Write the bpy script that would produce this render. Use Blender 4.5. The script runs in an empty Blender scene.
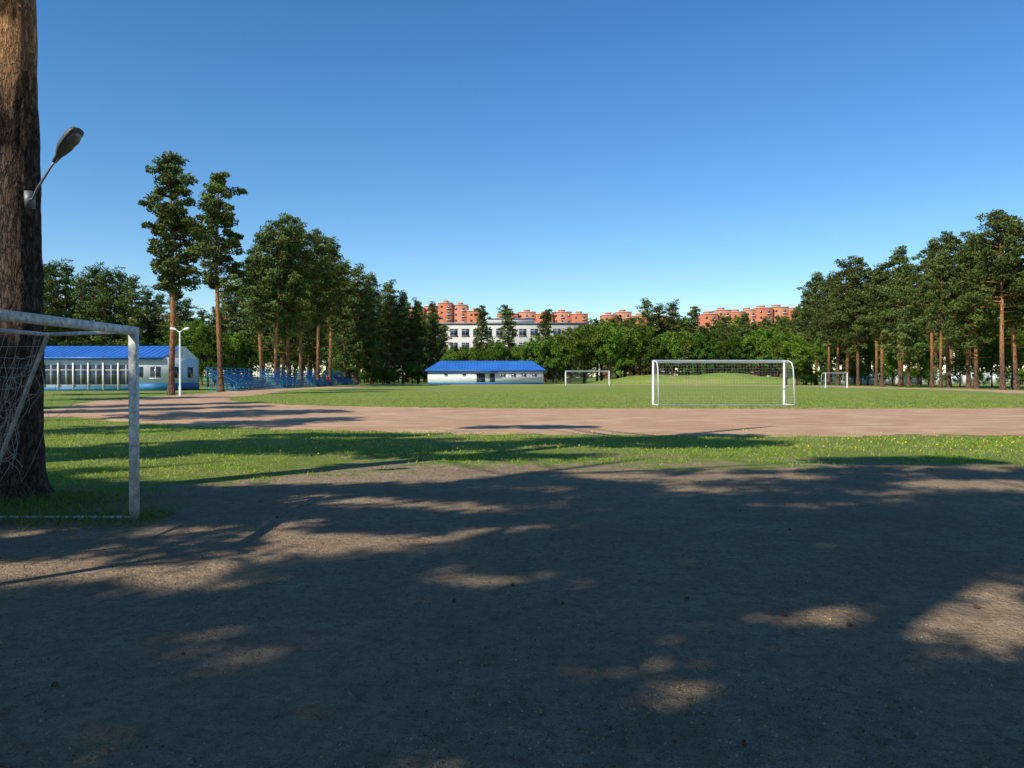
import bpy, math, random
import numpy as np
from mathutils import Vector, noise as mnoise
rng=np.random.default_rng(7); random.seed(7)
sc=bpy.context.scene
sc.view_settings.view_transform='Standard'; sc.view_settings.look='None'; sc.view_settings.exposure=0
EL=math.radians(42); COT=1/math.tan(EL); DX,DY=0.70,0.714

# ---------------------------------------------------------------- node helpers
class NT:
    def __init__(s,name):
        s.m=bpy.data.materials.new(name); s.m.use_nodes=True; s.t=s.m.node_tree
        s.t.nodes.clear(); s.out=s.n('ShaderNodeOutputMaterial')
    def n(s,ty,**k):
        nd=s.t.nodes.new(ty)
        for a,b in k.items(): setattr(nd,a,b)
        return nd
    def l(s,a,b): s.t.links.new(a,b)
    def put(s,sock,v):
        if isinstance(v,bpy.types.NodeSocket): s.l(v,sock)
        elif isinstance(v,tuple) and len(v)==3 and sock.type=='RGBA': sock.default_value=(*v,1)
        else: sock.default_value=v
    def pos(s): return s.n('ShaderNodeNewGeometry').outputs['Position']
    def obj(s): return s.n('ShaderNodeTexCoord').outputs['Object']
    def mapv(s,v,sc=(1,1,1)):
        m=s.n('ShaderNodeMapping'); s.l(v,m.inputs[0]); m.inputs['Scale'].default_value=sc; return m.outputs[0]
    def noise(s,v,scale,detail=4,rough=.6,dist=0):
        a=s.n('ShaderNodeTexNoise'); s.l(v,a.inputs['Vector']); a.inputs['Scale'].default_value=scale
        a.inputs['Detail'].default_value=detail; a.inputs['Roughness'].default_value=rough; a.inputs['Distortion'].default_value=dist
        return a.outputs[0]
    def vor(s,v,scale,feat='F1'):
        a=s.n('ShaderNodeTexVoronoi',feature=feat); s.l(v,a.inputs['Vector']); a.inputs['Scale'].default_value=scale
        return a.outputs['Distance']
    def math(s,op,a,b=0.0,c=None,clamp=False):
        m=s.n('ShaderNodeMath',operation=op,use_clamp=clamp); s.put(m.inputs[0],a); s.put(m.inputs[1],b)
        if c is not None: s.put(m.inputs[2],c)
        return m.outputs[0]
    def ramp(s,v,lo,hi,a=0.0,b=1.0):
        m=s.n('ShaderNodeMapRange',interpolation_type='SMOOTHSTEP'); s.put(m.inputs[0],v)
        for i,x in enumerate((lo,hi,a,b)): s.put(m.inputs[i+1],x)
        return m.outputs[0]
    def mix(s,f,a,b,bt='MIX'):
        m=s.n('ShaderNodeMix',data_type='RGBA',blend_type=bt); s.put(m.inputs[0],f); s.put(m.inputs[6],a); s.put(m.inputs[7],b); return m.outputs[2]
    def bump(s,h,st=.5,d=.02,nrm=None):
        b=s.n('ShaderNodeBump'); s.l(h,b.inputs['Height']); b.inputs['Strength'].default_value=st; b.inputs['Distance'].default_value=d
        if nrm is not None: s.l(nrm,b.inputs['Normal'])
        return b.outputs[0]
    def bsdf(s,col,rough=.8,nrm=None,metal=0,spec=.3):
        p=s.n('ShaderNodeBsdfPrincipled'); s.put(p.inputs['Base Color'],col); s.put(p.inputs['Roughness'],rough)
        p.inputs['Metallic'].default_value=metal; p.inputs['Specular IOR Level'].default_value=spec
        if nrm is not None: s.l(nrm,p.inputs['Normal'])
        s.l(p.outputs[0],s.out.inputs[0]); return p

def simple(name,col,rough=.6,var=.15,scale=2.0,metal=0,spec=.3,bump=0):
    t=NT(name); v=t.obj(); n=t.noise(v,scale,6,.65)
    f=t.ramp(n,.3,.7)
    c=t.mix(f,tuple(x*(1-var) for x in col),tuple(min(1,x*(1+var*.6)) for x in col))
    nb=t.bump(t.noise(v,scale*12,3),bump,.01) if bump else None
    t.bsdf(c,rough,nb,metal,spec); return t.m

def foliage(name,transl=.3):
    t=NT(name); a=t.n('ShaderNodeAttribute',attribute_name='tint')
    oi=t.n('ShaderNodeObjectInfo'); k=t.ramp(oi.outputs['Random'],0,1,.78,1.25)
    hs=t.n('ShaderNodeHueSaturation'); t.l(a.outputs['Color'],hs.inputs['Color']); t.l(k,hs.inputs['Value'])
    t.l(t.ramp(oi.outputs['Random'],0,1,.485,.508),hs.inputs['Hue'])
    d=t.n('ShaderNodeBsdfDiffuse'); t.l(hs.outputs[0],d.inputs[0])
    if transl<=0: t.l(d.outputs[0],t.out.inputs[0]); return t.m
    tr=t.n('ShaderNodeBsdfTranslucent'); t.l(hs.outputs[0],tr.inputs[0])
    m=t.n('ShaderNodeMixShader'); m.inputs[0].default_value=transl
    t.l(d.outputs[0],m.inputs[1]); t.l(tr.outputs[0],m.inputs[2]); t.l(m.outputs[0],t.out.inputs[0]); return t.m

# ---------------------------------------------------------------- mesh builder (all quads)
class MB:
    def __init__(s): s.V=[];s.F=[];s.M=[];s.C=[];s.n=0
    def add(s,V,F,mi=0,tint=(1,1,1)):
        V=np.asarray(V,float).reshape(-1,3); F=np.asarray(F,int).reshape(-1,4)
        s.V.append(V); s.F.append(F+s.n); s.M.append(np.full(len(F),mi)); s.n+=len(V)
        t=np.asarray(tint,float)
        s.C.append(np.broadcast_to(t,(len(V),3)) if t.ndim==1 else t)
    def box(s,c,d,mi=0,tint=(1,1,1)):
        x,y,z=[q/2 for q in d]
        V=np.array([(-x,-y,-z),(x,-y,-z),(x,y,-z),(-x,y,-z),(-x,-y,z),(x,-y,z),(x,y,z),(-x,y,z)])+np.array(c)
        s.add(V,[(0,3,2,1),(4,5,6,7),(0,1,5,4),(1,2,6,5),(2,3,7,6),(3,0,4,7)],mi,tint)
    def tube(s,P,R,sides=8,mi=0,tint=(1,1,1),cap=True):
        P=np.asarray(P,float); n=len(P); R=np.broadcast_to(np.asarray(R,float),(n,))
        T=np.gradient(P,axis=0); T/=np.linalg.norm(T,axis=1)[:,None]+1e-9
        up=np.array([1.,0,0]) if abs(T[0][0])<.8 else np.array([0,1.,0])
        A=np.cross(T,up); A/=np.linalg.norm(A,axis=1)[:,None]+1e-9; B=np.cross(T,A)
        th=np.arange(sides)*2*np.pi/sides
        V=P[:,None,:]+R[:,None,None]*(np.cos(th)[None,:,None]*A[:,None,:]+np.sin(th)[None,:,None]*B[:,None,:])
        F=[]
        for i in range(n-1):
            for j in range(sides):
                k=(j+1)%sides; F.append((i*sides+j,i*sides+k,(i+1)*sides+k,(i+1)*sides+j))
        V=V.reshape(-1,3)
        if cap and sides==8:
            o=(n-1)*8
            for b in (0,o): F+= [(b,b+1,b+2,b+3),(b,b+3,b+4,b+7),(b+4,b+5,b+6,b+7)]
        s.add(V,F,mi,tint)
    def leaves(s,C,l,w,mi,tint,up=0.0):
        C=np.asarray(C); n=len(C)
        u=rng.normal(size=(n,3)); u[:,2]+=up; u/=np.linalg.norm(u,axis=1)[:,None]
        v=np.cross(u,rng.normal(size=(n,3))); v/=np.linalg.norm(v,axis=1)[:,None]+1e-9
        L=(l*rng.uniform(.6,1.3,n))[:,None]; W=(w*rng.uniform(.6,1.3,n))[:,None]
        V=np.stack([C-u*L,C+v*W,C+u*L,C-v*W],1).reshape(-1,3)
        t=np.asarray(tint,float)
        if t.ndim==1: t=np.broadcast_to(t,(n,3))
        t=np.repeat(t*rng.uniform(.8,1.2,(n,1)),4,0)
        s.add(V,np.arange(4*n).reshape(-1,4),mi,t)
    def mesh(s,name,mats,smooth=()):
        V=np.concatenate(s.V);F=np.concatenate(s.F);M=np.concatenate(s.M);C=np.concatenate(s.C)
        me=bpy.data.meshes.new(name); me.vertices.add(len(V)); me.vertices.foreach_set('co',V.ravel())
        me.loops.add(F.size); me.loops.foreach_set('vertex_index',F.ravel())
        me.polygons.add(len(F)); me.polygons.foreach_set('loop_start',np.arange(0,F.size,4))
        for m in mats: me.materials.append(m)
        me.polygons.foreach_set('material_index',M)
        if smooth: me.polygons.foreach_set('use_smooth',np.isin(M,list(smooth)))
        me.update(calc_edges=True)
        a=me.color_attributes.new('tint','FLOAT_COLOR','POINT')
        a.data.foreach_set('color',np.concatenate([C,np.ones((len(C),1))],1).ravel())
        return me
def obj(name,me,loc=(0,0,0),rot=0,scale=(1,1,1),parent=None):
    o=bpy.data.objects.new(name,me); o.location=loc; o.rotation_euler=(0,0,rot); o.scale=scale
    sc.collection.objects.link(o)
    if parent: o.parent=parent
    return o
def empty(name,loc=(0,0,0)):
    return obj(name,None,loc)

# ---------------------------------------------------------------- materials
GA=(0.185,0.265,0.038); GB=(0.35,0.38,0.085)
def ground_mat():
    t=NT('ground_soil_and_grass'); p=t.pos()
    sx=t.n('ShaderNodeSeparateXYZ'); t.l(p,sx.inputs[0]); X,Y=sx.outputs[0],sx.outputs[1]
    n1=t.noise(p,.35,5,.65); n2=t.noise(p,2.2,5,.7); n3=t.noise(p,14,4,.7); n4=t.noise(p,90,2,.6); nbig=t.noise(p,.06,4,.6)
    st=t.noise(t.mapv(p,(.05,.35,1)),1.0,4,.6); n5=t.noise(p,6,5,.7,.8)
    e=t.ramp(X,-5.5,-2.5,10.6,14.2)
    d=t.math('SUBTRACT',e,Y)
    d=t.math('ADD',d,t.math('MULTIPLY',t.math('SUBTRACT',n1,.5),9.0))
    d=t.math('ADD',d,t.math('MULTIPLY',t.math('SUBTRACT',n2,.5),8.0))
    d=t.math('ADD',d,t.math('MULTIPLY',t.math('SUBTRACT',n3,.5),5.0))
    md=t.ramp(d,-1.1,.7)
    worn=t.math('MULTIPLY',t.ramp(t.math('ADD',n1,t.math('MULTIPLY',n3,.35)),.70,.88),.85)
    g=t.mix(t.ramp(n2,.3,.7),GA,GB)
    g=t.mix(t.ramp(nbig,.35,.68),g,(0.22,0.33,0.05))
    g=t.mix(t.math('MULTIPLY',t.ramp(st,.45,.7),.65),g,(0.38,0.38,0.12))
    g=t.mix(t.math('MULTIPLY',t.ramp(n3,.35,.75),.35),g,(0.11,0.16,0.03))
    far=t.ramp(Y,150,175); g=t.mix(far,g,(0.15,0.24,0.045))
    s=t.mix(t.ramp(n2,.25,.75),(0.44,0.31,0.19),(0.58,0.43,0.28))
    s=t.mix(t.math('MULTIPLY',t.ramp(n1,.4,.7),.55),s,(0.35,0.24,0.15))
    s=t.mix(t.math('MULTIPLY',t.ramp(n5,.48,.66),.5),s,(0.30,0.21,0.13))
    s=t.mix(t.math('MULTIPLY',t.ramp(n3,.45,.68),.6),s,(0.24,0.165,0.105))
    s=t.mix(t.math('MULTIPLY',t.ramp(n4,.5,.68),.6),s,(0.15,0.105,0.068))
    c=t.mix(worn,g,s); c=t.mix(md,c,s)
    h=t.math('ADD',t.math('MULTIPLY',n3,1.4),t.math('MULTIPLY',n4,.6))
    h=t.math('ADD',h,t.math('MULTIPLY',n5,2.2))
    t.bsdf(c,.95,t.bump(h,1.0,.05),0,.1); return t.m
def track_mat():
    t=NT('clay_track'); p=t.pos()
    n1=t.noise(p,.3,5,.65); n2=t.noise(t.mapv(p,(.35,1,1)),1.5,5,.7); n3=t.noise(p,25,3,.7)
    c=t.mix(t.ramp(n1,.3,.7),(0.52,0.30,0.175),(0.63,0.42,0.26))
    c=t.mix(t.math('MULTIPLY',t.ramp(n2,.4,.62),.75),c,(0.41,0.235,0.135))
    c=t.mix(t.math('MULTIPLY',t.ramp(n3,.5,.75),.5),c,(0.29,0.20,0.13))
    g=t.ramp(t.math('ADD',n2,t.math('MULTIPLY',n3,.3)),.75,.9)
    c=t.mix(t.math('MULTIPLY',g,.7),c,(0.27,0.27,0.09))
    t.bsdf(c,.95,t.bump(n3,.6,.03),0,.1); return t.m
def bark_mat(name,lo,hi,zlo,zhi,near=False):
    t=NT(name); p=t.obj(); sx=t.n('ShaderNodeSeparateXYZ'); t.l(p,sx.inputs[0])
    s=1.0 if near else .5
    q=t.mapv(p,(1,1,.22)); dn=t.noise(q,6*s,5,.7); dn2=t.noise(t.mapv(p,(1.1,.9,.25)),9*s,4,.7)
    vv=t.n('ShaderNodeVectorMath',operation='ADD'); t.l(q,vv.inputs[0])
    cx=t.n('ShaderNodeCombineXYZ'); t.l(t.math('MULTIPLY',dn,.35),cx.inputs[0]); t.l(t.math('MULTIPLY',dn2,.35),cx.inputs[1]); t.l(t.math('MULTIPLY',dn,.2),cx.inputs[2]); t.l(cx.outputs[0],vv.inputs[1])
    vd=t.vor(vv.outputs[0],15*s,'DISTANCE_TO_EDGE'); crack=t.ramp(vd,0.0,.16)
    n=t.noise(q,22*s,6,.75)
    z=t.math('ADD',sx.outputs[2],t.math('MULTIPLY',t.math('SUBTRACT',dn,.5),1.6))
    up=t.ramp(z,zlo,zhi)
    col=t.mix(up,lo,hi)
    col=t.mix(t.ramp(n,.3,.7),col,(.45,.40,.38),'MULTIPLY')
    col=t.mix(up,t.mix(t.math('ADD',t.math('MULTIPLY',crack,.75),.25),(.02,.014,.011),col),t.mix(t.math('ADD',t.math('MULTIPLY',crack,.35),.65),(.12,.05,.02),col))
    hh=t.math('ADD',crack,t.math('MULTIPLY',n,.9))
    t.bsdf(col,.9,t.bump(hh,.9,.035 if near else .04),0,.15); return t.m
M_ground=ground_mat(); M_track=track_mat()
M_bark=bark_mat('pine_bark_near',(0.16,0.112,0.085),(0.76,0.44,0.22),4.7,6.0,True)
M_barkf=bark_mat('pine_bark',(0.26,0.15,0.095),(0.62,0.30,0.13),1.5,6)
M_barkd=bark_mat('broadleaf_bark',(0.10,0.08,0.06),(0.12,0.10,0.08),1,6)
M_needle=foliage('pine_needles',0); M_leaf=foliage('broad_leaves',.3); M_grass=foliage('grass_blades',.35)
M_white=simple('white_paint',(0.82,0.82,0.80),.45,.12,3)
M_oldwhite=simple('chipped_white_paint',(0.72,0.71,0.67),.55,.4,16,bump=.3)
M_net=simple('net_cord',(0.6,0.6,0.56),.8,.1,3)
M_netold=simple('old_net_cord',(0.46,0.44,0.38),.8,.2,3)
M_bluroof=simple('blue_metal_roof',(0.035,0.16,0.52),.45,.15,.4,spec=.5)
M_blue=simple('blue_paint',(0.04,0.21,0.42),.5,.2,1.5)
M_wall=simple('white_render',(0.80,0.80,0.77),.85,.08,.6,bump=.2)
M_glass=simple('window_glass',(0.05,0.07,0.09),.12,.3,.5,spec=.8)
M_school=simple('pale_panel_wall',(0.56,0.54,0.47),.85,.12,.25)
M_greyroof=simple('grey_roofing',(0.3,0.3,0.31),.8,.15,.4)
M_brick=simple('red_brick',(0.50,0.165,0.085),.9,.12,.2)
M_brick2=simple('orange_brick',(0.56,0.225,0.125),.9,.12,.2)
M_band=simple('pale_band',(0.62,0.57,0.52),.85,.1,.3)
M_lamp=simple('grey_lamp_housing',(0.11,0.11,0.11),.5,.2,6,metal=.2)
M_lens=simple('lamp_lens',(0.14,0.14,0.13),.25,.15,6,spec=.6)
M_steel=simple('galvanised_steel',(0.20,0.21,0.22),.5,.2,5,metal=.4)
M_conc=simple('concrete',(0.42,0.41,0.38),.9,.15,.8)
M_door=simple('dark_door',(0.05,0.06,0.09),.5,.2,1)
M_litter=foliage('litter',0.0)

# ---------------------------------------------------------------- ground
def grid_mesh(name,xs,ys,zf,mat):
    X,Y=np.meshgrid(xs,ys); Z=zf(X,Y); V=np.stack([X,Y,Z],-1).reshape(-1,3); nx=len(xs); F=[]
    i,j=np.meshgrid(np.arange(len(ys)-1),np.arange(nx-1),indexing='ij'); a=(i*nx+j).ravel()
    F=np.stack([a,a+1,a+nx+1,a+nx],1); b=MB(); b.add(V,F); return b.mesh(name,[mat],(0,))
me=grid_mesh('ground',np.concatenate([[-2500,-900,-400],np.linspace(-150,150,61),[400,900,2500]]),
             np.concatenate([[-400,-100],np.linspace(-40,220,66),[400,900,3000]]),lambda X,Y:X*0,M_ground)
obj('ground',me)
# running track : ring between two super-ellipses joined by straights
CX=12.3
def ring(hw,dn,df,ex,n=150):
    def se(a,b):
        th=np.linspace(0,math.pi,n); c,s=np.cos(th),np.sin(th)
        return np.sign(c)*np.abs(c)**(2/ex)*a, np.abs(s)**(2/ex)*b
    x,y=se(hw,dn); near=np.stack([CX-x,75-y],1)
    x,y=se(hw,df); far=np.stack([CX+x,105+y],1)
    P=np.concatenate([near,far]); return np.vstack([P,P[:1]])
def polarize(Q,N,jit,seed):
    c=np.array([CX,90]); a=np.unwrap(np.arctan2(Q[:,1]-c[1],Q[:,0]-c[0])); r=np.linalg.norm(Q-c,axis=1)
    if a[-1]<a[0]: a=-a; sg=-1
    else: sg=1
    A=np.linspace(a[0],a[0]+2*math.pi,N,endpoint=False); R=np.interp(A,a,r)
    P=np.stack([c[0]+R*np.cos(sg*A),c[1]+R*np.sin(sg*A)],1)
    for k in range(N):
        v=Vector((P[k,0]*.6,P[k,1]*.6,seed)); w=Vector((P[k,0]*2.5,P[k,1]*2.5,seed))
        R2=R[k]+jit*(mnoise.noise(v)+.8*mnoise.noise(w)); P[k]=c+(P[k]-c)/R[k]*R2
    return P
N=2400
Po=polarize(ring(40.3,53.8,45,2.75),N,.8,1.0); Pi=polarize(ring(34,36,36,3.0),N,.7,5.0)
V=[];F=[]; K=5
for k in range(K+1):
    f=k/K; V.append(np.c_[Po*(1-f)+Pi*f,np.full(N,.004)])
V=np.concatenate(V); idx=np.arange(N); nx=(idx+1)%N
for k in range(K): F.append(np.stack([k*N+idx,k*N+nx,(k+1)*N+nx,(k+1)*N+idx],1))
b=MB(); b.add(V,np.concatenate(F)); obj('running_track',b.mesh('running_track',[M_track]))
# clay path leaving the track towards the left
n=200; t=np.linspace(0,1,n); px=-10-60*t; pc=33.5+5*t+5*t*t
jl=np.array([mnoise.noise(Vector((q*.8,1,2)))+.6*mnoise.noise(Vector((q*3,1,2))) for q in px]); jh=np.array([mnoise.noise(Vector((q*.8,5,2)))+.6*mnoise.noise(Vector((q*3,5,2))) for q in px])
lo=np.c_[px,pc-3.0+.5*jl,np.full(n,.008)]; hi=np.c_[px,pc+3.2+.5*jh,np.full(n,.008)]
i=np.arange(n-1); b=MB(); b.add(np.concatenate([lo,hi]),np.stack([i,i+n,i+n+1,i+1],1)); obj('dirt_path',b.mesh('dirt_path',[M_track]))
# low mound beyond the field
xs=np.linspace(-26,26,60); ys=np.linspace(-8,8,24)
def mz(X,Y): 
    r=np.clip(1-(X/25)**2-(Y/7.5)**2,0,None); return 2.0*r**.7*(1+.14*np.sin(X*.35)+.06*np.sin(X*1.1+Y))-.03
obj('grass_mound',grid_mesh('grass_mound',xs,ys,mz,M_ground),(40,163,0))

# ---------------------------------------------------------------- grass blades
def edge_y(x): return 10.6+3.6*np.clip((x+5.5)/3,0,1)
def blades(pts,h,w,mi_t):
    n=len(pts); a=rng.uniform(0,2*np.pi,n); H=h*rng.uniform(.4,1.4,n); lean=rng.normal(0,.8,(n,2))*H[:,None]
    dx=np.c_[np.cos(a),np.sin(a),np.zeros(n)]*(w*rng.uniform(.6,1.3,n))[:,None]
    base=np.c_[pts,np.zeros(n)]; top=base+np.c_[lean,H]
    V=np.stack([base-dx,base+dx,top+dx*.2,top-dx*.2],1).reshape(-1,3)
    b=MB(); b.add(V,np.arange(4*n).reshape(-1,4),0,np.repeat(mi_t,4,0)); return b
n=190000
x=rng.uniform(-17,19,n); y=9.0+(rng.uniform(0,1,n)**1.15)*22.5
nz=np.array([mnoise.noise(Vector((a*.5,c*.5,0)))*2.8+mnoise.noise(Vector((a*1.7,c*1.7,3)))*2.6 for a,c in zip(x,y)])
outer=lambda x:75-53.8*np.clip(1-np.abs((x-CX)/40.3)**2.75,0,1)**(1/2.75)
prob=np.clip((y-edge_y(x)+nz*1.0)/3.2,0,1)*(y<outer(x)+rng.normal(0,.45,n))*np.clip(.58+nz*.33,.03,1)
k=rng.uniform(0,1,n)<prob; pts=np.c_[x,y][k]; m=len(pts)
mixv=np.clip(rng.uniform(0,1,(m,1))*.7-nz[k][:,None]*.15+.2,0,1); T=np.array([.22,.36,.042])*(1-mixv)+np.array([.48,.50,.12])*mixv
b=blades(pts,.045,.009,T)
nd=480; dx_=np.r_[rng.normal(10.8,2.4,nd*3//4),rng.uniform(-8,10,nd//4)]; dy_=np.r_[rng.normal(18.3,1.5,nd*3//4),rng.uniform(15,24,nd//4)]
b.leaves(np.c_[dx_,dy_,np.full(len(dx_),.075)],.019,.019,0,(.8,.62,.03))
wx=np.r_[rng.normal(-6.2,.7,2500),rng.uniform(-6.5,-3.9,1400)]; wy=np.r_[rng.normal(10.0,.5,2500),rng.normal(8.9,.35,1400)]
wb=blades(np.c_[wx,wy],.09,.007,np.tile([.17,.22,.05],(len(wx),1))); b.add(wb.V[0],wb.F[0],0,wb.C[0])
obj('grass',b.mesh('grass',[M_grass]))
n=60000; x=rng.uniform(-21,40,n); y=39+rng.uniform(0,1,n)**1.6*40
inn=75-36*np.clip(1-np.abs((x-CX)/34)**3,0,1)**(1/3); k=(y>inn-.1)&(np.abs(x)<y*.75); pts=np.c_[x,y][k]
mv=rng.uniform(0,1,(len(pts),1)); T=np.array([.26,.38,.05])*(1-mv)+np.array([.47,.49,.12])*mv
obj('football_field_grass',blades(pts,.045,.018,T).mesh('football_field_grass',[M_grass]))

# ---------------------------------------------------------------- litter on the dirt
b=MB(); n=500
y=2+rng.uniform(0,1,n)**1.5*13; x=rng.uniform(-1,1,n)*(y*.9+1.5)
for i in range(0,n):
    z=.004; L=rng.uniform(.02,.08); a=rng.uniform(0,6.28); b.tube([(x[i],y[i],z),(x[i]+L*math.cos(a),y[i]+L*math.sin(a),z+.005)],.0018,3,0,(.15,.11,.07),cap=False)
n2=42000; y=2+rng.uniform(0,1,n2)**1.4*12; x=rng.uniform(-1,1,n2)*(y*.9+1.5)
cl=np.array([mnoise.noise(Vector((a*1.2,c*1.2,9))) for a,c in zip(x,y)]); k=rng.uniform(-.5,.4,n2)<cl
T=np.where(rng.uniform(0,1,(k.sum(),1))<.45,[[.14,.10,.065]],[[.36,.26,.17]])
b.leaves(np.c_[x,y,np.full(n2,.004)][k],.009,.005,0,T)
for i in range(26):
    yy=2.5+rng.uniform()**1.3*11; xx=rng.uniform(-1,1)*(yy*.8+1); r=rng.uniform(.010,.015); a=rng.uniform(0,6.28)
    ca,sa=math.cos(a),math.sin(a); s_=[-1.6,-1,0,1,1.5]; rr=[.3,.85,1,.7,.15]
    b.tube([(xx+q*r*ca,yy+q*r*sa,r*.7) for q in s_],[r*q for q in rr],8,0,(.10,.07,.05))
obj('ground_litter',b.mesh('ground_litter',[M_litter]))

# ---------------------------------------------------------------- trees
def pine_mesh(name,H,cb,R,seed,nl=46,dens=64,shape='pine',cs=1.0):
    r_=np.random.default_rng(seed); b=MB()
    zz=np.linspace(0,H*.97,14); ph=r_.uniform(0,6.28,2); ln=r_.uniform(-.35,.35,2)
    tx=np.sin(zz*.25+ph[0])*.25*(zz/H)+ln[0]*zz/H*1.5; ty=np.sin(zz*.21+ph[1])*.25*(zz/H)+ln[1]*zz/H
    rad=.22*(H/20)*(1-zz/H)**.75+.025; rad[0]*=1.35
    b.tube(np.c_[tx,ty,zz],rad,8,0)
    for _ in range(9):  # dead stubs
        z=r_.uniform(min(H*.25,cb*.6),cb); a=r_.uniform(0,6.28); L=r_.uniform(.4,1.5)
        b.tube([(0,0,z),(L*math.cos(a),L*math.sin(a),z+.1*L)],[.035,.012],3,0,cap=False)
    lob=[r_.uniform(.5,1.2) for _ in range(9)]
    for i in range(nl):
        t=(i+r_.uniform(0,1))/nl; z=cb+t*(H-cb)*.97; a=i*2.4+r_.uniform(-.6,.6)
        if shape=='spruce': pr=R*(1-t)**.85+.25
        else: pr=R*(.55+.5*math.sin(min(1,t*1.5+.15)*math.pi*.62))*(1-t**3.2)**.75*lob[int(t*3)*3+int((a%6.283)/2.1)%3]
        L=max(.6,pr*r_.uniform(.6,1.12)); rise=(.15+.45*t) if shape=='pine' else -.12
        x0,y0=np.interp(z,zz,tx),np.interp(z,zz,ty)
        e=np.array([x0+L*math.cos(a),y0+L*math.sin(a),z+rise*L])
        b.tube([(x0,y0,z),(np.array([x0,y0,z])+e)/2+np.array([0,0,-.05*L]),e],[.06+.02*L,.04,.015],3,0,cap=False)
        nc=max(2,int(L*1.9))
        for k in range(nc):
            f=.25+.75*(k+r_.uniform(0,.8))/nc; c=np.array([x0,y0,z])*(1-f)+e*f+np.r_[r_.normal(0,.3,2),r_.normal(.1,.2)]
            cr=r_.uniform(.4,.95)*cs; q=r_.normal(size=(dens,3)); q/=np.linalg.norm(q,axis=1)[:,None]; q*=r_.uniform(.15,1,(dens,1))**.5
            q*=np.array([cr,cr,cr*.6]); g=r_.uniform(.65,1.35)
            base=np.array([.095,.13,.035])*g if r_.uniform()<.75 else np.array([.13,.16,.042])*g
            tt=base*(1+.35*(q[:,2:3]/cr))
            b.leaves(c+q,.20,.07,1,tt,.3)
    return b.mesh(name,[M_barkf,M_needle],(0,))
def decid_mesh(name,H,R,cb,seed,ncl=190,col=(.115,.20,.028)):
    r_=np.random.default_rng(seed); b=MB()
    b.tube([(0,0,0),(.05,0,H*.3),(0,.1,H*.7)],[.18*H/9,.13*H/9,.05],8,0)
    lobes=[]
    for i in range(11):
        a=i*2.4; zc=cb+(H-cb)*r_.uniform(.2,.82); rr=R*math.sqrt(max(.1,1-((zc-cb)/(H-cb)*2-1)**2))*r_.uniform(.35,.7)
        c=np.array([rr*math.cos(a),rr*math.sin(a),zc]); lobes.append((c,R*r_.uniform(.38,.58)))
        b.tube([(0,0,zc*.55),c*.6+np.array([0,0,zc*.3]),c],[.07,.05,.02],3,0,cap=False)
    lobes.append((np.array([0,0,H-R*.5]),R*.5))
    for i in range(ncl):
        c,lr=lobes[i%len(lobes)]; q=r_.normal(size=3); q/=np.linalg.norm(q); p=c+q*lr*r_.uniform(.4,1.08); p[2]=max(.5,p[2])
        cr=r_.uniform(.3,.65); n=50; w=r_.normal(size=(n,3)); w/=np.linalg.norm(w,axis=1)[:,None]; w*=cr*r_.uniform(.3,1,(n,1))
        g=r_.uniform(.65,1.3); b.leaves(p+w,.12,.085,1,np.array(col)*g)
    return b.mesh(name,[M_barkd,M_leaf],(0,))
pines=[pine_mesh('pine_a',20,7.5,3.3,1,50),pine_mesh('pine_b',20,9,3.7,2,46),pine_mesh('pine_c',20,5.5,3.4,3,58),
       pine_mesh('pine_d',20,10.5,4.2,4,42),pine_mesh('pine_e',20,8,3.0,5,50)]
fullp=[pine_mesh('pine_full_a',20,4.0,3.9,11,66,56),pine_mesh('pine_full_b',20,2.5,3.6,12,72,56)]
tall=[pine_mesh('pine_tall_a',20,8.4,2.9,21,56,90,cs=.8),pine_mesh('pine_tall_b',20,9.0,3.0,22,48,90,cs=.8)]
spruce=[pine_mesh('spruce_a',14,1.2,2.6,31,64,46,'spruce',.8)]
dec=[decid_mesh('decid_a',9,3.3,.8,41),decid_mesh('decid_b',9,2.9,.6,42,190,(.165,.27,.036)),decid_mesh('decid_c',9,3.8,.7,43,210,(.09,.17,.026))]
HZ=376.;FPX=796.
def bearing(u,d): return (u-512)/FPX*d
def tree(name,mesh,u,d,v,baseH,w=1.0):
    h=(HZ-v)*d/FPX+1.6; s=h/baseH; sxy=s*w
    return obj(name,mesh,(bearing(u,d),d,0),random.uniform(0,6.28),(sxy,sxy,s))
tree('pine_tree',tall[0],171,67,156,20,1.05); tree('pine_tree',tall[1],221,80,174,20,1.05)
for i,(u,d,v) in enumerate([(262,112,238),(276,113,221),(289,116,216),(301,120,228),(318,125,231),(330,132,240),(308,138,250),(345,150,262),(357,155,266),
     (372,160,275),(388,165,282),(403,168,292),(418,170,300),(432,174,303),(283,130,240)]):
    tree('pine_tree',(pines if i<6 else fullp)[i%(5 if i<6 else 2)],u,d,v,20,random.uniform(.95,1.15))
for i,(u,d,v) in enumerate([(799,156,308),(806,150,288),(816,146,274),(829,140,276),(838,136,280),(847,131,262),(858,128,258),(876,128,270),(882,120,266),(901,118,250),(909,112,262),
     (932,108,240),(941,105,252),(949,112,237),(969,104,242),(976,100,234),(1003,90,211),(1016,93,222),(1045,88,208),(1075,90,215),(1110,88,220)]):
    tree('pine_tree',(pines+fullp[:1])[(i*5+i//3)%6],u,d,v,20,random.uniform(.9,1.35))
for (u,d,v,k_) in [(786,138,326,1),(797,135,334,1),(822,142,338,0),(868,134,340,2),(893,128,346,1),(921,122,343,0),(960,118,350,1),(992,108,338,2),(1012,112,330,0)]:
    tree('broadleaf_tree',dec[k_],u,d,v,9,random.uniform(.8,1.2))
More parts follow.
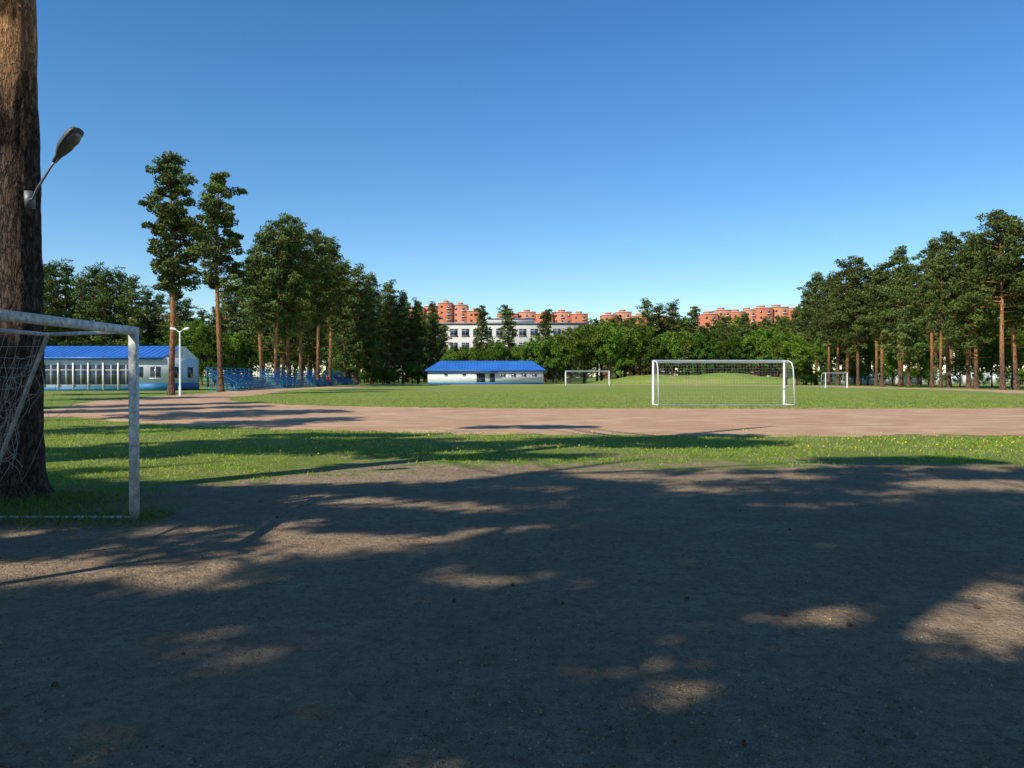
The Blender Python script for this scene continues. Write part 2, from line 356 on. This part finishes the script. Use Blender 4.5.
# off-frame trees: left of the field; those around the camera added to block skylight
for (x,y,h) in [(-21.5,23.5,17),(-30,33,19),(-27,28,18),(-38,45,20),(-46,60,20),(11,-13,20),(17,-4,19),(0,-19,20),(-10,-19,21),(22,4,19),(-23,-14,20),(19,-16,21),(-30,6,20),(7,-22,20),(26,-6,20),(30,8,19),
                (8.5,-2,18),(11.5,4,18),(15.5,10,17),(6,-5.5,19),(14,-9,20),(-24,-4,20),(15,0,18),(-20,16,18)]:
    obj('pine_tree',random.choice(pines),(x,y,0),random.uniform(0,6),(h/20,)*3)
for (u,d,v) in [(480,176,306),(509,178,305),(545,168,309),(694,182,306)]: tree('spruce_tree',spruce[0],u,d,v,14,1.25)
for (u,d,v) in [(645,182,300),(658,186,305),(672,184,302),(724,184,316),(745,185,314),(765,182,318),(782,176,318),(797,172,322),(612,184,318),(626,188,322)]:
    tree('pine_tree',fullp[int(u)%2],u,d,v,20,1.2)
for (u,d,v,w) in [(452,165,348,1),(466,167,342,1),(483,170,345,1),(499,166,338,1),(518,170,346,1),(536,168,333,1.0),(556,166,330,1),(570,166,328,1),(584,170,322,1),(597,170,317,.9),(610,168,324,1),(624,170,328,1),
     (640,172,328,1),(655,170,333,1),(668,172,330,1),(682,172,333,1),(696,172,335,1),(712,174,337,1),(728,172,332,1),(744,174,335,1),(760,172,331,1),(776,172,328,1),(790,165,328,1),
     (196,118,318,1),(208,116,322,1),(186,120,324,1),(232,124,330,1),(244,126,335,1)]:
    tree('broadleaf_tree',dec[random.choice([0,1,1,2])],u,d,v+random.uniform(-4,4),9,w*random.uniform(.9,1.15))
# distant masses: one merged object each
def mass(name,items,mats):
    b=MB()
    for me,x,y,h,bh,w in items:
        n=len(me.vertices); V=np.empty(n*3); me.vertices.foreach_get('co',V); V=V.reshape(-1,3)
        F=np.empty(len(me.polygons)*4,int); me.polygons.foreach_get('vertices',F); F=F.reshape(-1,4)
        C=np.empty(n*4); me.color_attributes['tint'].data.foreach_get('color',C); C=C.reshape(-1,4)[:,:3]
        M=np.empty(len(F),int); me.polygons.foreach_get('material_index',M)
        a=random.uniform(0,6.28); s=h/bh; R=np.array([[math.cos(a),-math.sin(a),0],[math.sin(a),math.cos(a),0],[0,0,1]])
        V=(V*np.array([s*w,s*w,s]))@R.T+np.array([x,y,0]); g=random.uniform(.8,1.15)
        b.V.append(V);b.F.append(F+b.n);b.M.append(M);b.C.append(C*g);b.n+=n
    return obj(name,b.mesh(name,mats))
it=[]
for i,u in enumerate(np.linspace(-40,215,20)):
    d=128+random.uniform(0,14); v=(268 if u<120 else 268+(u-120)*.45)+random.uniform(-5,10); it.append((fullp[i%2],bearing(u,d),d,(HZ-v)*d/FPX+1.6,20,1.15))
for i,u in enumerate(np.linspace(225,445,18)):
    d=182+random.uniform(0,12); v=np.interp(u,[225,260,340,400,445],[290,262,275,300,318])+random.uniform(-3,8); it.append((fullp[i%2],bearing(u,d),d,(HZ-v)*d/FPX+1.6,20,1.15))
mass('distant_pine_forest',it,[M_barkf,M_needle])
it=[]
for i,u in enumerate(np.linspace(800,1150,22)):
    d=150+random.uniform(0,25); v=np.interp(u,[800,850,940,1024,1150],[315,287,265,250,245])+random.uniform(-6,14); it.append(((fullp+pines[:3])[random.randrange(5)],bearing(u+random.uniform(-5,5),d),d,(HZ-v)*d/FPX+1.6,20,1.2))
mass('distant_pine_forest',it,[M_barkf,M_needle])
it=[]
for i,u in enumerate(np.linspace(-60,1150,76)):
    d=215+random.uniform(0,14) if u<430 or u>600 else 190+random.uniform(0,5)
    v=random.uniform(344,352) if 430<u<600 else random.uniform(314,330); it.append((dec[i%3],bearing(u,d),d,(HZ-v)*d/FPX+1.6,9,1.2))
mass('distant_tree_line',it,[M_barkd,M_leaf])
it=[]
for i in range(60):  # undergrowth
    if i%2: u=random.uniform(322,432); d=random.uniform(158,170)
    else: u=random.uniform(800,1080); d=random.uniform(135,150)
    it.append((dec[i%3],bearing(u,d),d,random.uniform(2,4.5),9,1.5))
mass('undergrowth',it,[M_barkd,M_leaf])

# ---------------------------------------------------------------- near pines, mostly unseen, foliage placed to cast the wanted foreground shade
trunks=[(-6.45,10.35,19),(-15.5,8,18),(-12,.5,19),(-7,-4.5,20),(-3,-3,18),(-15,-8,19),(3.5,-7.5,18),(-20,0,19),(-4,-11,19)]
lit=[(-3.7,6.5,1.5,.45),(-1.5,7.6,1.0,.35),(-3.4,12.6,3.6,.8),(-.3,6.3,.35,.12),(-1.66,4.68,.15,.06),(.97,4.15,.35,.16),(3.2,5.2,.55,.38),(3.6,6.0,.5,.25),
     (1.9,5.2,.18,.08),(7.2,11.6,1.6,.7),(2.2,12.5,1.6,.5),(3.9,9.9,.7,.1),(.3,8.3,.35,.1),(-.9,9.8,1.1,.15),(0.1,11.3,.6,.12),(-2.3,10.2,.6,.2),
     (-3.2,8.2,1.0,.12),(2.9,11.2,.7,.12),(5.2,10.8,.6,.12),(6.3,9.0,.5,.08),(4.4,12.7,.8,.2),(-5.2,8.0,.5,.15)]
dark2=[(-4.3,18.3,4.6,1.9),(-9.0,16.5,2.5,1.2),(3.2,19.3,2.9,1.3),(5.4,21.2,1.4,.5),(.3,25,2.0,.6),(7.4,14.9,1.5,.45),(-.5,15.8,2.2,.4),(-5,21.5,2.0,.4)]
def isdark(x,y):
    w=mnoise.noise(Vector((x*1.1,y*1.1,4)))*.5+mnoise.noise(Vector((x*3,y*3,7)))*.45
    for (cx,cy,a,c) in dark2:
        if ((x-cx)/a)**2+((y-cy)/c)**2<1+w: return True
    if y>13.3+w*2 or x<-12 or x>13: return False
    for (cx,cy,a,c) in lit:
        q=((x-cx)/(a+.3))**2+((y-cy)/(c+.3))**2
        if q<1.0+w: return False
    return True
cl=[[] for _ in trunks]
def addp(P):
    best=None
    for _ in range(14):
        h=random.uniform(8.5,17.5); c=(P[0]-DX*COT*h,P[1]-DY*COT*h)
        for ti,(tx,ty,th) in enumerate(trunks):
            dd=math.hypot(c[0]-tx,c[1]-ty)+max(0,h-th+1)*3
            if best is None or dd<best[0]: best=(dd,ti,(c[0],c[1],h))
    cl[best[1]].append(best[2])
g_=.42
for gx in np.arange(-12,13,g_):
    for gy in np.arange(-3,13.8,g_):
        P=(gx+random.uniform(-.22,.22),gy+random.uniform(-.22,.22))
        if isdark(*P): addp(P)
for _ in range(1700):
    P=(random.uniform(-12,9),random.uniform(13.6,26))
    if isdark(*P): addp(P)
for ti,(tx,ty,H) in enumerate(trunks):
    b=MB()
    ns,nr=(56,260) if ti==0 else (8,16)
    zz=np.linspace(-.05,H,nr); th=np.arange(ns)*2*np.pi/ns
    base=.265 if ti==0 else .2
    rad=base*(1-np.clip(zz,0,H)/H)**.5*.98+.03; rad=rad+.16*np.exp(-np.clip(zz,0,9)/.25)*(base/.265)
    ox=.02*np.sin(zz*.8)+.004*zz*(ti==0); oy=.03*np.sin(zz*.5)
    if ti==0:
        V=np.empty((nr,ns,3))
        for i in range(nr):
            for j in range(ns):
                a=th[j]; z=zz[i]; nn=mnoise.noise(Vector((math.cos(a)*2.6,math.sin(a)*2.6,z*1.3)))
                n2_=abs(mnoise.noise(Vector((math.cos(a)*5,math.sin(a)*5,z*2.3+7))))
                k=1 if z<5.5 else .4
                rr=rad[i]+.018*nn+.045*k*(min(n2_,.35)-.15)+.05*math.exp(-max(z,0)/.3)*math.cos(5*a+1)
                V[i,j]=(ox[i]+rr*math.cos(a),oy[i]+rr*math.sin(a),z)
        F=[(i*ns+j,i*ns+(j+1)%ns,(i+1)*ns+(j+1)%ns,(i+1)*ns+j) for i in range(nr-1) for j in range(ns)]
        b.add(V.reshape(-1,3),F,0)
    else: b.tube(np.c_[ox,oy,zz],rad,8,0)
    for (x,y,z) in cl[ti]:
        c=np.array([x-tx,y-ty,z]); dist=math.hypot(c[0],c[1]); z0=max(7.2,min(H-1,z-.35*dist)); o=np.array([np.interp(z0,zz,ox),np.interp(z0,zz,oy),z0])
        if random.random()<.35: b.tube([o,(o+c)/2+np.array([0,0,-.05*dist]),c],[.02+.012*dist,.02+.004*dist,.012],3,0,cap=False)
        n=112; q=rng.normal(size=(n,3)); q/=np.linalg.norm(q,axis=1)[:,None]; q*=rng.uniform(.1,1,(n,1))**.6*np.array([.58,.58,.4])*rng.uniform(.75,1.12)
        b.leaves(c+q,.15,.063,1,np.array([.06,.088,.026])*rng.uniform(.75,1.25),.2)
    obj('pine_tree',b.mesh('near_pine',[M_bark,M_needle],(0,)),(tx,ty,0))

# ---------------------------------------------------------------- near handball goal (left)
def net(b,p,nu,nv,r,sag=0,miss=0,jit=0,mi=0):
    p=[np.array(q,float) for q in p]; nrm=np.cross(p[1]-p[0],p[3]-p[0]); nrm/=np.linalg.norm(nrm)
    def pt(u,v,k=0):
        q=p[0]*(1-u)*(1-v)+p[1]*u*(1-v)+p[2]*u*v+p[3]*(1-u)*v
        if jit: q=q+np.array(mnoise.noise_vector(Vector((u*7,v*7,k))))*jit
        return q+nrm*sag*math.sin(math.pi*u)*math.sin(math.pi*v)
    for i in range(nu+1):
        if random.random()<miss: continue
        b.tube([pt(i/nu,t) for t in np.linspace(0,1,9)],r,3,mi,cap=False)
    for j in range(nv+1):
        if random.random()<miss: continue
        b.tube([pt(t,j/nv) for t in np.linspace(0,1,9)],r,3,mi,cap=False)
g=empty('handball_goal',(-4.2,8.84,0))
H=2.08; fr=MB()
def bar(b,a,c,r,sides=8): b.tube([a,c],r,sides,0)
fr.box((0,0,H/2),(.08,.08,H)); fr.box((.0,-3.0,H/2),(.08,.08,H)); fr.box((0,-1.5,H+.022),(.084,3.09,.084))
for yy in (0,-3.0):
    bar(fr,(-.04,yy,H+.015),(-.95,yy,H-.02),.022); bar(fr,(-.95,yy,H-.02),(-1.75,yy,.02),.024); bar(fr,(-.04,yy,.03),(-1.75,yy,.03),.014)
bar(fr,(-.95,0,H-.02),(-.95,-3,H-.02),.022); bar(fr,(-1.75,0,.03),(-1.75,-3,.03),.024)
obj('frame',fr.mesh('goal_frame',[M_oldwhite],()),parent=g)
nb=MB()
net(nb,[(-.95,0,H-.04),(-.95,-3,H-.04),(-1.75,-3,.05),(-1.75,0,.05)],26,18,.0028,.18,.15,.09)
net(nb,[(-1.0,-.02,H-.1),(-1.4,-.02,H-.4),(-1.75,-.02,.05),(-1.35,-.02,.7)],7,16,.0028,.05,.3,.16)
for k in range(26):
    a=np.array([random.uniform(-1.7,-1.0),random.uniform(-.9,.02),0]); a[2]=H*( -1.75-a[0])/(-.8)*.9; a[2]=max(.2,a[2]); L=random.uniform(.2,.9)
    L=min(L,a[2]-.02)
    nb.tube([a+np.array([.1*math.sin(t*5+k)*t,.08*math.cos(t*4+k)*t,-L*t]) for t in np.linspace(0,1,7)],.003,3,0,cap=False)
for k in range(2):
    a=np.array([-.1-.8*random.random(),0,H-.02]); c=np.array([-1.0-.6*random.random(),0,random.uniform(.4,1.6)])
    nb.tube([a*(1-t)+c*t+np.array([0,0,-.25*math.sin(math.pi*t)]) for t in np.linspace(0,1,9)],.002,3,0,cap=False)
obj('net',nb.mesh('goal_net_torn',[M_netold]),parent=g)

# ---------------------------------------------------------------- football goals
def football_goal(loc,w,h,depth,toward,r,nr,name='football_goal',cell=.16):
    g=empty(name,loc); f=MB(); s=-1 if toward else 1
    for sx in (-w/2,w/2):
        f.tube([(sx,0,0),(sx,0,h)],r,8); 
        P=[(sx,0,h-.02),(sx,s*depth*.45,h-.02),(sx,s*depth*.7,h-.12),(sx,s*depth*.85,h-.45),(sx,s*depth,.03)]
        f.tube(P,r*.5,8); f.tube([(sx,0,.03),(sx,s*depth,.03)],r*.5,8)
    f.tube([(-w/2-r,0,h),(w/2+r,0,h)],r,8); f.tube([(-w/2,s*depth,.03),(w/2,s*depth,.03)],r*.45,8)
    f.tube([(-w/2,s*depth*.7,h-.12),(w/2,s*depth*.7,h-.12)],r*.3,8)
    obj('frame',f.mesh(name+'_frame',[M_white],(0,)),parent=g)
    b=MB(); nu=int(w/cell); y1=s*depth*.7; y2=s*depth
    net(b,[(-w/2,y1,h-.12),(w/2,y1,h-.12),(w/2,y2,.03),(-w/2,y2,.03)],nu,int(h/cell),nr,.1)
    net(b,[(-w/2,0,h-.03),(w/2,0,h-.03),(w/2,y1,h-.13),(-w/2,y1,h-.13)],nu,5,nr,-.05)
    for sx in (-w/2,w/2): net(b,[(sx,0,h-.03),(sx,y1,h-.12),(sx,y2,.03),(sx,0,.03)],8,int(h/cell),nr)
    obj('net',b.mesh(name+'_net',[M_net]),parent=g); return g
football_goal((11.55,44.5,0),7.32,2.44,1.7,True,.06,.0018)
football_goal((12.7,134,0),7.32,2.44,1.7,False,.08,.002,cell=.4)
football_goal((43.2,106,0),3.1,2.05,1.2,False,.06,.002,'handball_goal',.3).rotation_euler[2]=.15

# ---------------------------------------------------------------- lamp on the near pine
lp=empty('street_lamp',(-6.21,10.0,4.12)); b=MB()
ang=math.radians(48); ex=np.array([math.cos(ang),-.12,math.sin(ang)]); ex/=np.linalg.norm(ex)
p1=np.array([.37,.1,.12]); p2=p1+ex*.16
b.tube([(-.1,.25,-.26),(.08,.2,-.26),(.20,.1,-.15),p1,p2],.015,8); b.box((.0,.25,-.26),(.12,.1,.22))
obj('arm',b.mesh('lamp_arm',[M_steel],(0,)),parent=lp)
b=MB(); side=np.cross(ex,[0,0,1]); side/=np.linalg.norm(side); upv=np.cross(side,ex); upv/=np.linalg.norm(upv)
if upv[2]<0: upv=-upv
prof=[(0,.035,.03),(.1,.05,.045),(.16,.085,.07),(.24,.115,.09),(.38,.125,.095),(.48,.115,.085),(.53,.09,.06),(.545,.03,.02)]
V=[];n=16
for (s_,w_,h_) in prof:
    for j in range(n):
        a=2*math.pi*j/n; zz_=math.sin(a); hh=h_*(zz_ if zz_>0 else .25*zz_)
        V.append(p1+ex*(.08+s_)+side*math.cos(a)*w_+upv*hh)
F=[(i*n+j,i*n+(j+1)%n,(i+1)*n+(j+1)%n,(i+1)*n+j) for i in range(len(prof)-1) for j in range(n)]
b.add(V,F); obj('housing',b.mesh('lamp_housing',[M_lamp],(0,)),parent=lp)
b=MB(); V=[]
for (s_,w_,h_) in [(.26,.02,.0),(.28,.085,.035),(.38,.105,.06),(.47,.085,.035),(.5,.02,0)]:
    for j in range(n):
        a=2*math.pi*j/n; zz_=math.sin(a); V.append(p1+ex*(.08+s_)+side*math.cos(a)*w_-upv*(.012+(h_ if zz_<0 else 0)*abs(zz_)))
F=[(i*n+j,i*n+(j+1)%n,(i+1)*n+(j+1)%n,(i+1)*n+j) for i in range(4) for j in range(n)]
b.add(V,F); obj('lens',b.mesh('lamp_lens',[M_lens],(0,)),parent=lp)

# far white lamp post
lp=empty('lamp_post',(bearing(180,64),64,0)); b=MB()
b.tube([(0,0,0),(0,0,.8),(0,0,.82),(0,0,5.2)],[.1,.1,.07,.05],8)
b.tube([(-.02,0,5.1),(-.25,0,5.3),(-.4,0,5.35)],.03,8); b.tube([(.02,0,5.1),(.25,0,5.3),(.4,0,5.35)],.03,8)
obj('pole',b.mesh('post_pole',[M_white],(0,)),parent=lp)
b=MB()
for s_ in (-1,1): b.tube([(s_*.3,0,5.33),(s_*.4,0,5.36),(s_*.7,0,5.42),(s_*.78,0,5.43)],[.05,.11,.12,.04],8)
obj('lamp_heads',b.mesh('post_heads',[M_white],(0,)),parent=lp)

# ---------------------------------------------------------------- buildings
def gable_roof(b,x0,x1,y0,y1,ze,zr,hip=0,th=.15,ov=.5):
    x0-=ov;x1+=ov;y0-=ov;y1+=ov; ym=(y0+y1)/2
    A=[(x0,y0,ze),(x1,y0,ze),(x1-hip,ym,zr),(x0+hip,ym,zr)]; B=[(x1,y1,ze),(x0,y1,ze),(x0+hip,ym,zr),(x1-hip,ym,zr)]
    for Q in (A,B): b.add(Q,[(0,1,2,3)])
    for xa,xh in ((x0,x0+hip),(x1,x1-hip)):
        b.add([(xa,y0,ze),(xa,y1,ze),(xa,ym+.001,ze if not hip else ze+.0001),(xh,ym,zr)],[(0,2,1,3)])
    b.box(((x0+x1)/2,y0+.03,ze-th/2-.01),(x1-x0,.1,th)); b.box(((x0+x1)/2,(y0+y1)/2,ze-.22),(x1-x0-.3,y1-y0-.3,.1))
    for xx in np.arange(x0+.3+hip*.0,x1-.2,.6):
        f=1.0 if not hip else min(1,(xx-x0)/hip,(x1-xx)/hip)
        if f<.05: continue
        b.tube([(xx,y0,ze+.02),(xx,y0+(ym-y0)*f,ze+(zr-ze)*f+.02)],.03,3,cap=False)
# left sports pavilion
x0,x1,y0,y1=-54,-37.2,86,94.5; e=empty('sports_pavilion',(x0,y0,0)); W=x1-x0; D=y1-y0
b=MB(); b.box((W/2,D/2,1.8),(W,D,3.6))
b.add([(W-.02,-.2,3.5),(W-.02,D+.2,3.5),(W-.02,D/2+.4,4.95),(W-.02,D/2-.4,4.95)],[(0,1,2,3)])
obj('walls',b.mesh('pav_walls',[M_wall]),parent=e)
b=MB(); gable_roof(b,0,W-.8,0,D,3.65,5.0,0,.2,.5); obj('roof',b.mesh('pav_roof',[M_bluroof]),parent=e)
b=MB(); gl=MB(); wf=MB()
for k in range(14):
    cx=1+k*1.62
    if cx>W-4.4: break
    gl.box((cx,-.02,1.75),(1.42,.06,2.1)); wf.box((cx,-.06,1.75),(.06,.05,2.1)); wf.box((cx,-.06,2.25),(1.42,.05,.06)); wf.box((cx-.81,-.1,1.6),(.14,.2,3.0))
for cx in (W-3.2,W-1.3):
    gl.box((cx,-.02,2.0),(1.1,.06,1.2)); wf.box((cx,-.06,2.0),(.06,.05,1.2)); wf.box((cx,-.06,1.36),(1.3,.1,.08))
b.box((W/2-2,-.08,.2),(W-4.2,.14,.35)); b.box((W-2.05,-.06,.4),(4.0,.1,.8)); b.box((W+.05,D/2,.4),(.08,D,.8))
gl.box((W+.02,2.2,2.0),(.06,1.4,1.2)); gl.box((W+.02,6,2.0),(.06,1.4,1.2))
obj('blue_trim',b.mesh('pav_trim',[M_blue]),parent=e); obj('windows',gl.mesh('pav_glass',[M_glass]),parent=e); obj('window_frames',wf.mesh('pav_frames',[M_white]),parent=e)
# central pavilion
x0,x1,y0,y1=-16.2,6.0,153,162; e=empty('changing_room_pavilion',(x0,y0,0)); W=x1-x0; D=y1-y0
b=MB(); b.box((W/2,D/2,1.35),(W,D,2.7)); obj('walls',b.mesh('cp_walls',[M_wall]),parent=e)
b=MB(); gable_roof(b,0,W,0,D,2.75,4.6,2.5,.2,.5); obj('roof',b.mesh('cp_roof',[M_bluroof]),parent=e)
b=MB(); gl=MB(); wf=MB()
for cx in (14.5,16.5,18.5,20.5):
    gl.box((cx,-.02,1.75),(.9,.06,.6)); wf.box((cx,-.05,1.75),(.06,.05,.6)); wf.box((cx,-.05,1.4),(1.05,.1,.06))
for cx in (3.5,7):
    gl.box((cx,-.02,1.9),(.6,.06,.4)); wf.box((cx,-.05,1.67),(.7,.1,.05))
dr=MB(); dr.box((10.2,-.03,1.05),(1.6,.08,2.1)); dr.box((12.4,-.03,1.05),(1.0,.08,2.1))
b.box((W/2,-.04,.2),(W,.1,.4)); b.box((11.2,-.5,2.35),(4.5,.9,.12))
obj('blue_trim',b.mesh('cp_trim',[M_blue]),parent=e); obj('windows',gl.mesh('cp_glass',[M_glass]),parent=e); obj('window_frames',wf.mesh('cp_frames',[M_white]),parent=e); obj('doors',dr.mesh('cp_doors',[M_door]),parent=e)
# school
x0,x1,y0=-19.6,19.2,205; W=x1-x0; e=empty('school_building',(x0,y0,0)); Hh=15.0
b=MB(); b.box((W/2,7,Hh/2),(W,14,Hh)); b.box((W*.5,7,Hh+.9),(12,8,1.2)); obj('walls',b.mesh('sch_walls',[M_school]),parent=e)
b=MB(); b.box((W/2,7,Hh+.15),(W+.6,14.6,.3)); b.box((W*.5,7,Hh+1.6),(12.4,8.4,.2)); obj('roof',b.mesh('sch_roof',[M_greyroof]),parent=e)
gl=MB(); wf=MB()
for s_ in range(4):
    z=2.2+s_*3.55
    for k in range(13):
        cx=1.7+k*2.95; gl.box((cx,-.02,z),(1.9,.06,1.8)); wf.box((cx,-.06,z),(.09,.05,1.8)); wf.box((cx,-.06,z+.4),(1.9,.05,.09)); wf.box((cx,-.1,z-.98),(2.1,.2,.1))
obj('windows',gl.mesh('sch_glass',[M_glass]),parent=e); obj('window_frames',wf.mesh('sch_frames',[M_band]),parent=e)
# brick apartment blocks
def flats(parts,d,name='brick_apartment_block'):
    xs=[bearing(p[0],d) for p in parts]; X0=min(xs); e=empty(name,(X0,d,0)); b=MB(); gl=MB(); bd=MB(); rf=MB()
    for i,(u0,u1,v) in enumerate(parts):
        a=bearing(u0,d)-X0; c=bearing(u1,d)-X0; h=(HZ-v-3)*d/FPX+1.6; dy=(i%2)*1.3; w=c-a
        b.box(((a+c)/2,8+dy,h/2),(w-.02,15,h),i%2)
        bd.box(((a+c)/2,8+dy,h+.2),(w+.3,15.4,.35)); 
        rf.box(((a+c)/2,8+dy,h+1.1),(w*.35,6,1.4),0)
        nf=int(h/3); nb_=max(2,int(w/3.3))
        for f in range(nf):
            z=h-2.0-f*3.0
            for k in range(nb_):
                cx=a+w*(k+.5)/nb_
                gl.box((cx,.48+dy,z),(1.1,.08,1.1))
                if k%3==1: bd.box((cx,.25+dy,z-.95),(2.2,.6,.45))
    obj('walls',b.mesh('fl_walls',[M_brick,M_brick2]),parent=e); obj('windows',gl.mesh('fl_glass',[M_glass]),parent=e)
    obj('balconies_and_cornices',bd.mesh('fl_bands',[M_band]),parent=e); obj('roof_housings',rf.mesh('fl_rf',[M_brick]),parent=e)
flats([(409,424,305),(424,438,303),(438,452,300),(452,467,302),(467,484,308)],420)
flats([(497,518,311),(518,536,309),(536,553,311),(553,572,309),(572,588,311)],440)
flats([(603,617,312),(617,632,309),(632,652,313),(652,668,313)],430)
flats([(703,718,311),(718,732,307),(732,746,309),(746,757,307),(757,773,305),(773,790,304),(790,806,307)],420)
# concrete fence behind the right-hand pines
e=empty('concrete_fence',(60,152,0)); b=MB(); ps=MB()
for k in range(16):
    b.box((k*2.6+1.3,0,1.15),(2.4,.1,2.2)); ps.box((k*2.6,0,1.2),(.2,.2,2.5))
obj('panels',b.mesh('fence_panels',[M_white]),parent=e); obj('posts',ps.mesh('fence_posts',[M_conc]),parent=e)

# ---------------------------------------------------------------- blue bleachers facing the field
def bleacher(x,y,L):
    e=empty('bleachers',(x,y,0)); s=MB(); f=MB()
    for r_ in range(5):
        z=.45+r_*.34; xx=-r_*.65
        s.box((xx,L/2,z),(.3,L,.05)); s.box((xx-.3,L/2,z-.3),(.32,L,.04)); s.box((xx-.17,L/2,z+.2),(.04,L,.16))
    for k in range(int(L/1.5)+1):
        yy=k*1.5
        f.tube([(.25,yy,0),(-3.0,yy,1.8)],.04,4,cap=False)
        for r_ in range(5): f.tube([(-r_*.65,yy,0),(-r_*.65,yy,.43+r_*.34)],.03,4,cap=False)
        f.tube([(-3.0,yy,0),(-3.0,yy,2.5)],.035,4,cap=False)
        f.tube([(-3.0,yy,0),(0,yy,.3)],.02,4,cap=False)
    for z in (2.2,2.5): f.tube([(-3,0,z),(-3,L,z)],.03,4,cap=False)
    for yy in (0,L): f.tube([(.2,yy,.9),(-3,yy,2.5)],.03,4,cap=False); f.tube([(.2,yy,0),(.2,yy,.9)],.03,4,cap=False)
    obj('seats',s.mesh('bl_seats',[M_blue]),parent=e); obj('frame',f.mesh('bl_frame',[M_blue]),parent=e)
bleacher(-29.6,85,13.5); bleacher(-29.6,102,13.5); bleacher(-29.6,120,13.5); bleacher(-29.6,138,13.5)

# seated spectators
def person(loc,rot,shirt,legs):
    J=[(0,0,.0),(0,0,.28),(0,0,.5),(0,0,.6),(.02,0,.72),
       (0,.19,.47),(.08,.25,.22),(.3,.2,.12),(0,-.19,.47),(.08,-.25,.22),(.3,-.2,.12),
       (.05,.1,0),(.45,.13,.04),(.45,.13,-.38),(.6,.13,-.41),(.05,-.1,0),(.45,-.13,.04),(.45,-.13,-.38),(.6,-.13,-.41)]
    E=[(0,1),(1,2),(2,3),(3,4),(2,5),(5,6),(6,7),(2,8),(8,9),(9,10),(0,11),(11,12),(12,13),(13,14),(0,15),(15,16),(16,17),(17,18)]
    R=[.15,.14,.13,.06,.11,.07,.05,.035,.07,.05,.035,.1,.075,.05,.04,.1,.075,.05,.04]
    me=bpy.data.meshes.new('tmp'); me.from_pydata(J,E,[]); o=bpy.data.objects.new('tmp',me); sc.collection.objects.link(o)
    m=o.modifiers.new('s','SKIN')
    for i,r in enumerate(R): me.skin_vertices[0].data[i].radius=(r,r)
    me.skin_vertices[0].data[0].use_root=True
    o.modifiers.new('d','SUBSURF').levels=1
    dg=bpy.context.evaluated_depsgraph_get(); m2=bpy.data.meshes.new_from_object(o.evaluated_get(dg)); bpy.data.objects.remove(o)
    m2.materials.clear()
    for mm in (shirt,legs,M_skin,M_hair): m2.materials.append(mm)
    for p in m2.polygons:
        c=p.center; i=0
        if c.z>.58: i=3 if (c.z>.74 or c.x<-.03) else 2
        elif c.x>.24 and c.z>.08 and abs(c.y)>.15: i=2
        elif c.z<.08: i=1
        p.material_index=i; p.use_smooth=True
    o=obj('spectator',m2,loc,rot)
M_skin=simple('skin',(0.55,0.33,0.24),.6); M_hair=simple('hair',(0.05,0.035,0.025),.8); M_red=simple('red_jacket',(0.6,0.04,0.03),.8); M_dk=simple('dark_cloth',(0.04,0.045,0.07),.9); M_lt=simple('light_shirt',(0.6,0.6,0.6),.8)
for (dy,row,sh) in [(130.0,1,M_red),(131.0,1,M_dk),(139.5,2,M_red),(141,1,M_red),(142,2,M_lt)]:
    person((-29.6-row*.65,dy,.47+row*.34+.1),0,sh,M_dk)

# ---------------------------------------------------------------- light, sky, camera
w=bpy.data.worlds.new('World'); sc.world=w; w.use_nodes=True; nt=w.node_tree; nt.nodes.clear()
sky=nt.nodes.new('ShaderNodeTexSky'); sky.sky_type='NISHITA'; sky.sun_disc=False; sky.sun_elevation=EL
sky.sun_rotation=math.atan2(-DX,-DY)%(2*math.pi); sky.air_density=1.0; sky.dust_density=0; sky.ozone_density=4.0
hs=nt.nodes.new('ShaderNodeHueSaturation'); hs.inputs['Saturation'].default_value=1.25
bg=nt.nodes.new('ShaderNodeBackground'); bg.inputs[1].default_value=.15; o=nt.nodes.new('ShaderNodeOutputWorld')
nt.links.new(sky.outputs[0],hs.inputs['Color']); nt.links.new(hs.outputs[0],bg.inputs[0]); nt.links.new(bg.outputs[0],o.inputs[0])
sl=bpy.data.lights.new('sun','SUN'); sl.energy=5.0; sl.angle=math.radians(.53); sl.color=(1,.94,.84)
so=bpy.data.objects.new('sun',sl); sc.collection.objects.link(so)
so.rotation_euler=Vector((DX*math.cos(EL),DY*math.cos(EL),-math.sin(EL))).to_track_quat('-Z','Y').to_euler(); so.location=(0,0,50)
cam=bpy.data.cameras.new('camera'); cam.sensor_width=36; cam.lens=FPX*36/1024; cam.clip_end=6000; cam.clip_start=.05
co=bpy.data.objects.new('camera',cam); sc.collection.objects.link(co); co.location=(0,0,1.6)
co.rotation_euler=(math.radians(90)-math.atan(8/FPX),0,0); sc.camera=co
